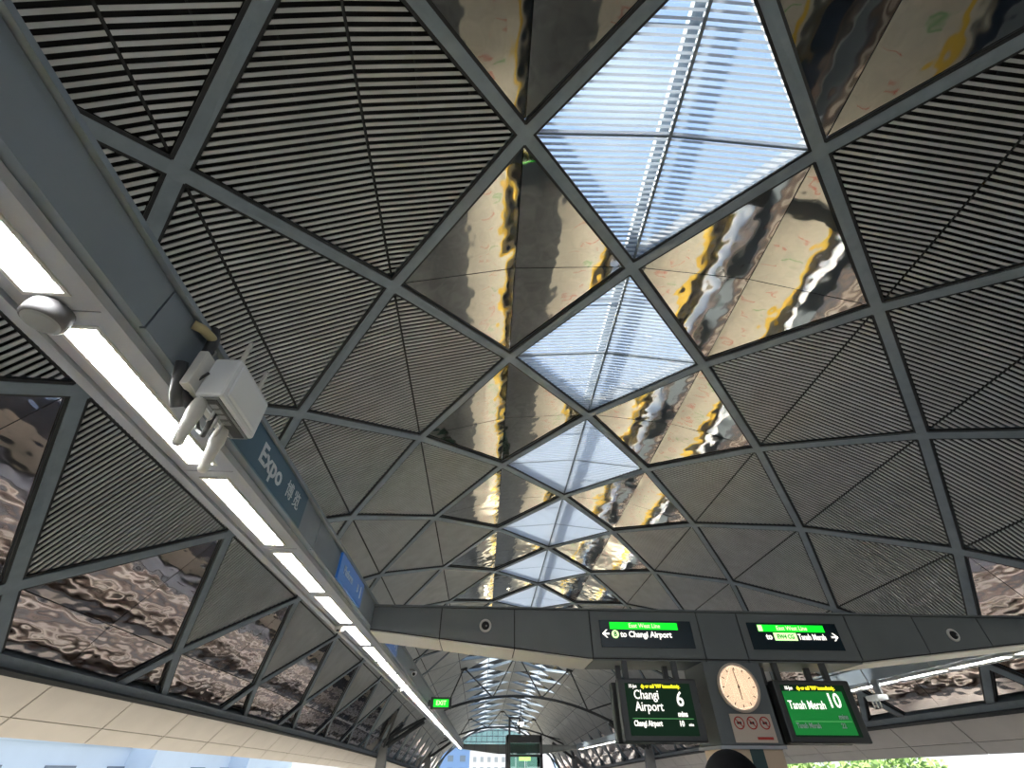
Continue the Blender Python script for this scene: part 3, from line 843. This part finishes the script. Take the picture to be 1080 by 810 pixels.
# ---- direction signs on the beam
def beam_sign(cx, right):
    o = empty('direction_sign', (cx, 7.495, 3.235))
    tag(o, 'lit sign reading to Tanah Merah on the right of the crossbeam centre' if right else 'lit sign reading to Changi Airport on the left of the crossbeam centre', 'sign', None)
    MB().box(-0.72, 0.72, -0.012, 0.0, -0.185, 0.185).build('sign_board', M['navy'], o, bevel=0.004)
    MB().box(-0.56, 0.50, -0.017, -0.012, 0.06, 0.155).build('line_band', M['green_lit'], o)
    y = -0.02
    text('East West Line', 0.085, (-0.02, y, 0.108), FRONT, M['palegreen_lit'], o, 'line_name', 0.001, 0.95, 'CENTER')
    def arrow(x, s):
        m = MB()
        m.hexa([(x - 0.05, y, -0.012), (x + 0.05, y, -0.012), (x + 0.05, y, 0.012), (x - 0.05, y, 0.012)], [(x - 0.05, y - .003, -0.012), (x + 0.05, y - .003, -0.012), (x + 0.05, y - .003, 0.012), (x - 0.05, y - .003, 0.012)])
        for t in (1, -1):
            q = [(x + s * 0.06, 0.0), (x, t * 0.055), (x - s * 0.025, t * 0.055), (x + s * 0.03, 0.0)]
            v = [(p[0], y, p[1]) for p in q]; m.hexa(v, [(p[0], p[1] - .003, p[2]) for p in v])
        m.build('arrow', M['white_lit'], o, loc=(0, 0, -0.005))
    if not right:
        arrow(-0.63, -1)
        MB().lathe([(0.055, 0.0), (0.055, 0.006)], 'y', (-0.49, y + 0.003, -0.01), 24).build('platform_disc', M['palegreen_lit'], o)
        text('B', 0.085, (-0.49, y - 0.005, -0.012), FRONT, M['navy'], o, 'platform_letter', 0.003, 1, 'CENTER')
        text('to Changi Airport', 0.112, (-0.41, y, -0.012), FRONT, M['white_lit'], o, 'destination', 0.003, 0.97)
    else:
        MB().box(-0.56, -0.49, -0.02, -0.016, 0.065, 0.15).build('train_symbol', M['palegreen_lit'], o)
        text('to', 0.112, (-0.47, y, -0.012), FRONT, M['white_lit'], o, 'lead_word', 0.004, 0.95)
        bd = MB(); bd.box(-0.34, 0.02, y, y + 0.004, -0.06, 0.045); bd.build('station_badge', M['palegreen_lit'], o, bevel=0.0)
        text('EW4 CG', 0.08, (-0.16, y - 0.003, -0.01), FRONT, M['screen_green'], o, 'badge_code', 0.003, 0.9, 'CENTER')
        text('Tanah Merah', 0.112, (0.04, y, -0.012), FRONT, M['white_lit'], o, 'destination', 0.0022, 0.74)
        arrow(0.62, 1)
beam_sign(-1.17, False)
beam_sign(1.17, True)

# ---- hanging train displays
def display(cx, right):
    o = empty('train_display', (cx, 7.45, 2.885))
    tag(o, 'hanging train display showing Tanah Merah 10 mins on green, right of the clock' if right else 'hanging train display showing Changi Airport 6 mins, left of the clock', 'display')
    W, H, zt = 1.14, 0.72, -0.225
    def b(x0, x1, y0, y1, z0, z1, n, m, bev=0.0, par=o): return MB().box(x0, x1, y0, y1, z0, z1).build(n, m, par, bevel=bev)
    b(-W / 2, W / 2, 0.0, 0.16, zt - H, zt, 'housing', M['bezel'], 0.02)
    b(-W / 2, W / 2, 0.42, 0.58, zt - H, zt, 'rear_housing', M['bezel'], 0.02)
    for x in (-0.42, 0.32):
        b(x - 0.035, x + 0.035, 0.05, 0.12, zt - 0.02, 0.0, 'hanger', M['bezel'])
        b(x - 0.035, x + 0.035, 0.47, 0.54, zt - 0.02, 0.0, 'hanger', M['bezel'])
    scn = b(-0.48, 0.46, -0.006, 0.0, zt - H + 0.07, zt - 0.06, 'screen', M['screen_dark'])
    y = -0.01
    def t(s, size, x, z, m, bold=0.003, xs=0.9, n='lettering', al='LEFT'): return text(s, size, (x, y, zt + z), FRONT, m, o, n, bold, xs, al)
    t('10-Jan', 0.06, -0.43, -0.098, M['white_lit'], 0.001, 0.8, 'date')
    t("dp or call '999' immediately.", 0.06, -0.25, -0.098, M['yellow_lit'], 0.002, 0.83, 'notice')
    if not right:
        t('Changi', 0.15, -0.37, -0.20, M['white_lit'], 0.0015, 0.86, 'destination')
        t('Airport', 0.15, -0.37, -0.335, M['white_lit'], 0.0015, 0.86, 'destination')
        t('6', 0.24, 0.28, -0.25, M['white_lit'], 0.003, 0.9, 'minutes', 'CENTER')
        t('mins', 0.085, 0.28, -0.415, M['white_lit'], 0.003, 0.85, 'unit', 'CENTER')
        b(-0.43, 0.42, y, y + 0.003, zt - 0.468, zt - 0.462, 'divider', M['line_green'])
        t('Changi Airport', 0.085, -0.42, -0.52, M['white_lit'], 0.003, 0.75, 'second_destination')
        t('10', 0.085, 0.24, -0.52, M['white_lit'], 0.003, 0.85, 'second_minutes', 'CENTER')
        t('mins', 0.045, 0.37, -0.53, M['white_lit'], 0.001, 0.8, 'second_unit', 'CENTER')
    else:
        b(-0.48, 0.40, -0.009, -0.005, zt - H + 0.09, zt - 0.135, 'green_field', M['screen_green'])
        y = -0.014
        t('Tanah Merah', 0.14, -0.45, -0.30, M['white_lit'], 0.0012, 0.72, 'destination')
        t('10', 0.24, 0.23, -0.25, M['white_lit'], 0.003, 0.85, 'minutes', 'CENTER')
        t('mins', 0.085, 0.28, -0.43, M['text_white'], 0.002, 0.85, 'unit', 'CENTER')
        b(-0.43, 0.38, y, y + 0.003, zt - 0.484, zt - 0.478, 'divider', M['line_green'])
        t('Tanah Merah', 0.08, -0.43, -0.53, M['text_white'], 0.002, 0.8, 'second_destination')
        t('22', 0.08, 0.24, -0.53, M['text_white'], 0.002, 0.85, 'second_minutes', 'CENTER')
display(-1.155, False)
display(1.12, True)

# ---- centre column
pc = empty('centre_column', (0, 7.8, 0)); tag(pc, 'dark clad centre column with cream lower half carrying the crossbeam', 'column')
MB().hexa([(-0.43, -0.36, 1.92), (0.43, -0.36, 1.92), (0.43, 0.42, 1.92), (-0.43, 0.42, 1.92)], [(-0.43, -0.36, 2.87), (0.43, -0.36, 2.87), (0.43, 0.42, 2.87), (-0.43, 0.42, 2.87)]).build('dark_cladding', M['beam'], pc, bevel=0.01)
MB().box(-0.45, 0.45, -0.37, 0.43, 1.88, 1.915).build('base_trim', M['gantry_lt'], pc)
MB().box(-0.40, 0.44, -0.26, 0.36, 0.0, 1.88).build('lower_shaft', M['pillar'], pc, bevel=0.01)
MB().box(-0.02, 0.16, -0.275, -0.26, 0.4, 1.88).build('teal_strip', M['teal'], pc)
ck = empty('station_clock', (0.0, 7.43, 2.56)); tag(ck, 'round cream-lit analogue clock on the centre column between the displays', 'clock')
MB().lathe([(0.262, 0.0), (0.292, 0.01), (0.298, 0.04), (0.285, 0.055), (0.268, 0.05), (0.262, 0.03)], 'y', (0, 0, 0), 56).build('rim', M['plate'], ck, smooth=True)
MB().lathe([(0.27, 0.02), (0.27, 0.03)], 'y', (0, 0, 0), 56).build('dial', M['clockface'], ck)
for h in range(12):
    tk = MB()
    t_ = h * math.pi / 6
    r0, r1, w = 0.205, 0.238, 0.0055
    d = Vector((math.sin(t_), 0, math.cos(t_))); n = Vector((math.cos(t_), 0, -math.sin(t_))) * w
    q = [d * r0 - n, d * r1 - n, d * r1 + n, d * r0 + n]
    q = [p + Vector((0, -0.031, 0)) for p in q]
    tk.hexa(q, [p + Vector((0, -0.002, 0)) for p in q])
    tk.build('hour_mark', M['black'], ck)
def hand(ang, l, w, n, yy):
    d = Vector((math.sin(ang), 0, math.cos(ang))); s = Vector((math.cos(ang), 0, -math.sin(ang))) * w
    q = [-d * 0.03 - s, d * l - s * 0.6, d * l + s * 0.6, -d * 0.03 + s]
    q = [p + Vector((0, yy, 0)) for p in q]
    MB().hexa(q, [p + Vector((0, -0.003, 0)) for p in q]).build(n, M['black'], ck)
hand(math.radians(-5), 0.225, 0.006, 'minute_hand', -0.034)
hand(math.radians(179), 0.15, 0.008, 'hour_hand', -0.038)
MB().lathe([(0.012, 0.03), (0.012, 0.044)], 'y', (0, 0, 0), 14).build('hub', M['black'], ck)
pl = empty('prohibition_notice', (0.06, 7.435, 2.10)); tag(pl, 'cream notice with three round prohibition symbols under the clock', 'notice')
MB().box(-0.29, 0.29, -0.012, 0.0, -0.155, 0.155).build('plate', M['plate'], pl, bevel=0.003)
for x in (-0.18, 0.0, 0.18):
    rg = MB()
    for k in range(32):
        t0, t1 = 2 * math.pi * k / 32, 2 * math.pi * (k + 1) / 32
        q = [(x + r * math.cos(t), -0.0125, 0.055 + r * math.sin(t)) for r, t in ((0.058, t0), (0.072, t0), (0.072, t1), (0.058, t1))]
        rg.hexa(q, [(p[0], p[1] - 0.003, p[2]) for p in q])
    q = [(x - 0.045, -0.0125, 0.055 + 0.037), (x - 0.037, -0.0125, 0.055 + 0.045), (x + 0.045, -0.0125, 0.055 - 0.037), (x + 0.037, -0.0125, 0.055 - 0.045)]
    rg.hexa(q, [(p[0], p[1] - 0.003, p[2]) for p in q])
    rg.build('prohibition_ring', M['red'], pl)
    MB().box(x - 0.03, x + 0.03, -0.014, -0.012, 0.042, 0.068).build('pictogram', M['black'], pl)
MB().box(0.02, 0.24, -0.014, -0.012, -0.125, -0.095).build('red_line', M['red'], pl)

# ================================================================== PERSON
def skin_mesh(name, pts, edges, rad, m, parent, root=0, sub=2):
    me = bpy.data.meshes.new(name); me.from_pydata(pts, edges, []); me.update()
    o = bpy.data.objects.new(name, me); COL.objects.link(o)
    if parent: o.parent = parent
    s = o.modifiers.new('skin', 'SKIN'); s.use_smooth_shade = True
    for i, sv in enumerate(me.skin_vertices[0].data):
        r = rad[i]; sv.radius = r if isinstance(r, tuple) else (r, r)
        sv.use_root = (i == root)
    sb = o.modifiers.new('sub', 'SUBSURF'); sb.levels = sub; sb.render_levels = sub
    me.materials.append(m)
    return o
pr = empty('person', (-2.70, 2.12, 0.0))
tag(pr, 'person with short black hair standing in dark clothes before the centre column', 'person')
V = [(0, 0, .93), (0, -.01, 1.08), (0, -.01, 1.24), (0, 0, 1.38), (0, 0.01, 1.46), (0, .02, 1.53), (0, .03, 1.60)]
rad = [(.15, .11), (.14, .10), (.155, .11), (.13, .09), (.055, .055), (.06, .075), (.072, .088)]
E_ = [(i, i + 1) for i in range(6)]
def chain(start, pts, rs):
    p = start
    for q, r in zip(pts, rs):
        V.append(q); rad.append(r); E_.append((p, len(V) - 1)); p = len(V) - 1
    return p
for s in (-1, 1):
    chain(0, [(s * .10, 0, .86), (s * .10, .01, .50), (s * .10, -.01, .09), (s * .11, .08, .04), (s * .11, .15, .03)], [.09, .06, .042, .04, .032])
    w = chain(3, [(s * .19, 0, 1.36), (s * .23, -.02, 1.08), (s * .235, .02, .84), (s * .235, .03, .78)], [.055, .042, .03, (.02, .036)])
    for k, (dy, ln) in enumerate(((-.025, .075), (-.008, .088), (.010, .083), (.027, .066))):
        chain(w, [(s * .237, .03 + dy, .745), (s * .232, .035 + dy, .745 - ln * .5), (s * .224, .04 + dy, .745 - ln)], [.0095, .0085, .0075])
    chain(w, [(s * .222, .065, .755), (s * .214, .078, .73)], [.010, .008])
skin_mesh('body', V, E_, rad, M['skin'], pr)
hd = MB()
prof = []
for i in range(13):
    t = i / 12 * math.pi * 0.60
    prof.append((max(0.002, math.sin(t)), math.cos(t)))
hd2 = MB(); hd2.lathe([(r, h) for r, h in prof][::-1], 'z', (0, 0, 0), 32)
ho = hd2.build('hair', M['hair'], pr, smooth=True)
ho.scale = (.106, .116, .118); ho.location = (0, .02, 1.598)
skin_mesh('shirt', [(0, 0, .95), (0, -.01, 1.1), (0, -.01, 1.25), (0, 0, 1.385), (-.19, 0, 1.365), (-.225, -.015, 1.15), (.19, 0, 1.365), (.225, -.015, 1.15)],
          [(0, 1), (1, 2), (2, 3), (3, 4), (4, 5), (3, 6), (6, 7)], [(.17, .13), (.16, .12), (.175, .13), (.145, .105), .07, .06, .07, .06], M['shirt'], pr)
skin_mesh('trousers', [(0, 0, .97), (0, 0, .9), (-.10, 0, .80), (-.10, .01, .5), (-.10, -.01, .10), (.10, 0, .80), (.10, .01, .5), (.10, -.01, .10)],
          [(0, 1), (1, 2), (2, 3), (3, 4), (1, 5), (5, 6), (6, 7)], [(.155, .12), (.165, .125), .10, .075, .065, .10, .075, .065], M['trouser'], pr)
for s in (-1, 1):
    skin_mesh('shoe', [(s * .10, -.03, .05), (s * .105, .06, .045), (s * .11, .15, .035)], [(0, 1), (1, 2)], [.05, .05, .042], M['shoe'], pr)
for s in (-1, 1):
    MB().lathe([(0.004, -0.012), (0.026, -0.004), (0.028, 0.004), (0.012, 0.012)], 'x', (s * .088, .02, 1.56), 14).build('ear', M['skin'], pr, smooth=True)
MB().hexa([(-.014, .118, 1.53), (.014, .118, 1.53), (.008, .10, 1.59), (-.008, .10, 1.59)], [(-.01, .142, 1.535), (.01, .142, 1.535), (.004, .112, 1.59), (-.004, .112, 1.59)]).build('nose', M['skin'], pr, bevel=0.004)

# ================================================================== ROOF TRUSSES AND POSTS
def truss(y, lab, hw, xo, ztop, zend):
    root = empty('roof_truss', (0, y, ztop)); tag(root, lab, 'truss', 'arched trusses under the far roof')
    inv = Matrix.Translation(-root.location)
    def put(m, n, mt): o = m.build(n, mt, root); o.matrix_parent_inverse = inv
    def arch(x):
        return zend + (ztop - zend) * (1 - abs(x / hw) ** 2.0)
    put(MB().tube([(x, y, arch(x)) for x in np.linspace(-hw, hw, 33)], 0.13, 10), 'arch', M['strut'])
    a = (y / 3.3337) - 2.05
    def roofpt(x):
        b = math.asin(max(-1, min(1, x / rt))) / DV
        return P(a, b, 0.0)
    for xb, tops in ((-xo, (-5.9, -0.25)), (xo, (0.25, 5.9)), (-7.6, (-5.9, -10.6)), (7.6, (5.9, 10.6))):
        for xt in tops:
            put(MB().tube([(xb, y, arch(xb)), roofpt(xt)], 0.075, 8), 'web_strut', M['strut'])
    for xt in (-5.9, 0, 5.9):
        p = roofpt(xt); put(MB().box(p.x - 0.35, p.x + 0.35, y - 0.2, y + 0.2, p.z - 0.22, p.z + 0.05), 'roof_bracket', M['strut'])
truss(58, 'nearer dark arched truss braced to the roof beyond the crossbeam', 13.4, 2.65, 7.75, 3.9)
truss(102, 'farther dark arched truss near the glazed gable', 12.6, 2.65, 7.70, 4.6)
def post(x, y, zt, lab):
    root = empty('roof_post', (x, y, -9)); tag(root, lab, 'post', 'branching posts under the eaves')
    s = 1 if x > 0 else -1
    m = MB()
    m.hexa([(-0.9, -0.45, 0), (0.9, -0.45, 0), (0.9, 0.45, 0), (-0.9, 0.45, 0)], [(-0.42, -0.3, zt + 9), (0.42, -0.3, zt + 9), (0.42, 0.3, zt + 9), (-0.42, 0.3, zt + 9)])
    m.build('shaft', M['post'], root, bevel=0.03)
    for (dx, dy, dz, r) in ((-s * 3.8, 0.0, 2.0, 0.20), (-s * 1.6, -4.5, 2.6, 0.13), (-s * 1.6, 4.5, 2.6, 0.13)):
        MB().tube([(0, 0, zt + 8.8), (dx, dy, zt + 9 + dz)], r, 10).build('branch', M['strut'], root)
for (x, y, lab) in ((-13.5, 58, 'nearer branching roof post under the left eave'), (13.5, 58, 'nearer branching roof post under the right eave'),
                    (-12.9, 102, 'farther branching roof post under the left eave'), (12.9, 102, 'farther branching roof post under the right eave')):
    post(x, y, 3.5, lab)
# floodlight under the nearer arch
fd = empty('pendant_floodlight', (0.35, 57.7, 5.47)); tag(fd, 'bright white floodlight hanging below the nearer arched truss', 'light')
MB().lathe([(0.05, 0.45), (0.22, 0.30), (0.34, 0.0), (0.32, -0.02)], 'z', (0, 0, 0), 24).build('reflector', M['grey'], fd)
M['flood'] = mat('lit_flood_bulb', (1, 1, 1), 0.4, emit=(1.0, 0.93, 0.75), estr=14)
MB().lathe([(0.05, -0.35), (0.22, -0.25), (0.30, -0.05), (0.25, 0.05)], 'z', (0, 0, 0), 24).build('bulb', M['flood'], fd)
MB().tube([(0, 0, 0.4), (0, 0, 2.25)], 0.04, 8).build('drop_rod', M['strut'], fd)

# ================================================================== LIFT ENCLOSURE
lf = empty('lift_enclosure', (-1.37, 30.6, 0)); tag(lf, 'black framed glazed lift enclosure in the middle of the platform', 'lift')
fr = MB()
for x in (-0.87, 0.87):
    for y in (-0.6, 0.9): fr.box(x - 0.07, x + 0.07, y - 0.07, y + 0.07, 0, 3.05)
fr.box(-0.94, 0.94, -0.67, 0.97, 2.78, 3.1); fr.box(-0.94, 0.94, -0.67, -0.6, 2.2, 2.3)
fr.build('frame', M['bezel'], lf)
for x in (-0.87, 0.87): MB().box(x - 0.01, x + 0.01, -0.53, 0.83, 0.0, 2.78).build('side_glass', M['liftglass'], lf)
MB().box(-0.8, 0.8, -0.61, -0.59, 2.3, 2.78).build('transom_glass', M['liftglass'], lf)
MB().box(-0.8, 0.0, -0.61, -0.59, 0.0, 2.2).build('door_leaf', M['liftglass'], lf)
MB().box(0.02, 0.8, -0.61, -0.59, 0.0, 2.2).build('door_leaf', M['liftglass'], lf)
MB().box(-0.3, 0.3, -0.72, -0.67, 2.05, 2.2).build('lift_indicator', M['lime_lit'], lf)
pf = empty('portal_frame', (-2.06, 29.2, 0)); tag(pf, 'tall slim dark portal frame beside the lift enclosure', 'frame')
MB().box(-0.2, -0.10, -0.06, 0.06, 0, 3.8).build('upright', M['bezel'], pf)
MB().box(-0.2, 0.42, -0.06, 0.06, 3.72, 3.8).build('head_bar', M['bezel'], pf)
MB().box(0.33, 0.42, -0.06, 0.06, 3.1, 3.72).build('drop_bar', M['bezel'], pf)

# ================================================================== OUTSIDE
def building(name, loc, w, d, h, m, lab, rows, cols_, blocks=(), win='window', face='x', wmat='window'):
    root = empty(name, loc); tag(root, lab, 'building')
    MB().box(-d, 0, 0, w, 0, h).build('block', m, root) if face == 'x' else MB().box(0, w, 0, d, 0, h).build('block', m, root)
    if face == 'x': MB().box(-d - 0.3, 0.35, -0.3, w + 0.3, h, h + 0.5).build('parapet', m, root)
    else: MB().box(-0.3, w + 0.3, -0.3, d + 0.3, h, h + 0.5).build('parapet', m, root)
    for r in range(rows):
        for c in range(cols_):
            z0 = h - 3.4 - r * 3.4; y0 = w * (c + 0.25) / cols_; y1 = w * (c + 0.7) / cols_
            if face == 'x': MB().box(-0.1, 0.12, y0, y1, z0, z0 + 1.7).build(win, M[wmat], root)
            else: MB().box(y0, y1, -0.12, 0.1, z0, z0 + 1.7).build(win, M[wmat], root)
    for (y, ww, out, hh) in blocks:
        MB().box(0, out, y, y + ww, 0, hh).build('bay', m, root)
building('exhibition_hall', (-45, 46, -9), 84, 30, 12.6, M['bldg'], 'long pale blue-white hall with bays outside the left eave', 2, 9, ((24, 9, 3.0, 12.9), (52, 8, 3.0, 12.6)))
building('office_block', (-30, 210, -9), 22, 14, 16.5, M['bldg_blue'], 'small blue block far off between the two left posts', 3, 5, face='y')
building('office_block', (22, 190, -9), 22, 14, 19.0, M['bldg_blue'], 'blue block far off under the right eave', 4, 7, face='y')
building('office_block', (-8, 260, -9), 16, 14, 17.0, M['bldg_tan'], 'pale block far off straight beyond the platform end', 4, 5, face='y', wmat='kerb')
building('office_block', (48, 190, -9), 24, 14, 17.5, M['bldg_tan'], 'pale ribbed block far off beside the blue one on the right', 4, 10, face='y')

LEAF = None
def tree(x, y, ztop, r, lab):
    root = empty('tree', (x, y, -9)); tag(root, lab, 'tree', 'trees beyond the tracks')
    H = ztop + 9
    MB().tube([(0, 0, 0), (0.1, 0, H * 0.4), (0, 0.1, H * 0.75)], [0.35, 0.25, 0.12], 8).build('trunk', M['bark'], root)
    m = MB(); rnd = random.Random(int(x * 13 + y))
    cl_ = [(rnd.uniform(-.7, .7) * r, rnd.uniform(-.7, .7) * r, H - r * rnd.uniform(0.45, 1.3)) for _ in range(12)] + [(0, 0, H - r * 0.5)]
    for k in range(1300):
        c = rnd.choice(cl_); d = Vector((rnd.gauss(0, 1), rnd.gauss(0, 1), rnd.gauss(0, 1))).normalized() * r * 0.5 * rnd.uniform(.6, 1)
        p = Vector(c) + d
        a = Vector((rnd.gauss(0, 1), rnd.gauss(0, 1), rnd.gauss(0, 1))).normalized(); b = a.orthogonal().normalized()
        s = r * rnd.uniform(0.07, 0.13)
        m.add([p - a * s, p + b * s * .6, p + a * s, p - b * s * .6], [(0, 1, 2, 3)])
    m.build('crown', M['leaf'], root)
for (x, y, zt, r, lab) in ((35, 66, 3.3, 3.6, 'light green tree right of the centre column, under the right display'),
                           (44, 72, 4.2, 3.6, 'light green tree second from the column under the right eave'),
                           (53.5, 76, 4.3, 3.9, 'light green tree farthest right under the right eave'),
                           (-23, 125, 4.6, 3.4, 'green tree between the two left roof posts'),
                           (-18.5, 150, 4.9, 3.4, 'green tree just right of the farther left roof post'),
                           (18, 150, 4.5, 3.3, 'green tree under the display left of the clock'),
                           (25, 128, 4.6, 3.6, 'green tree left of the right-hand roof post')):
    tree(x, y, zt, r, lab)
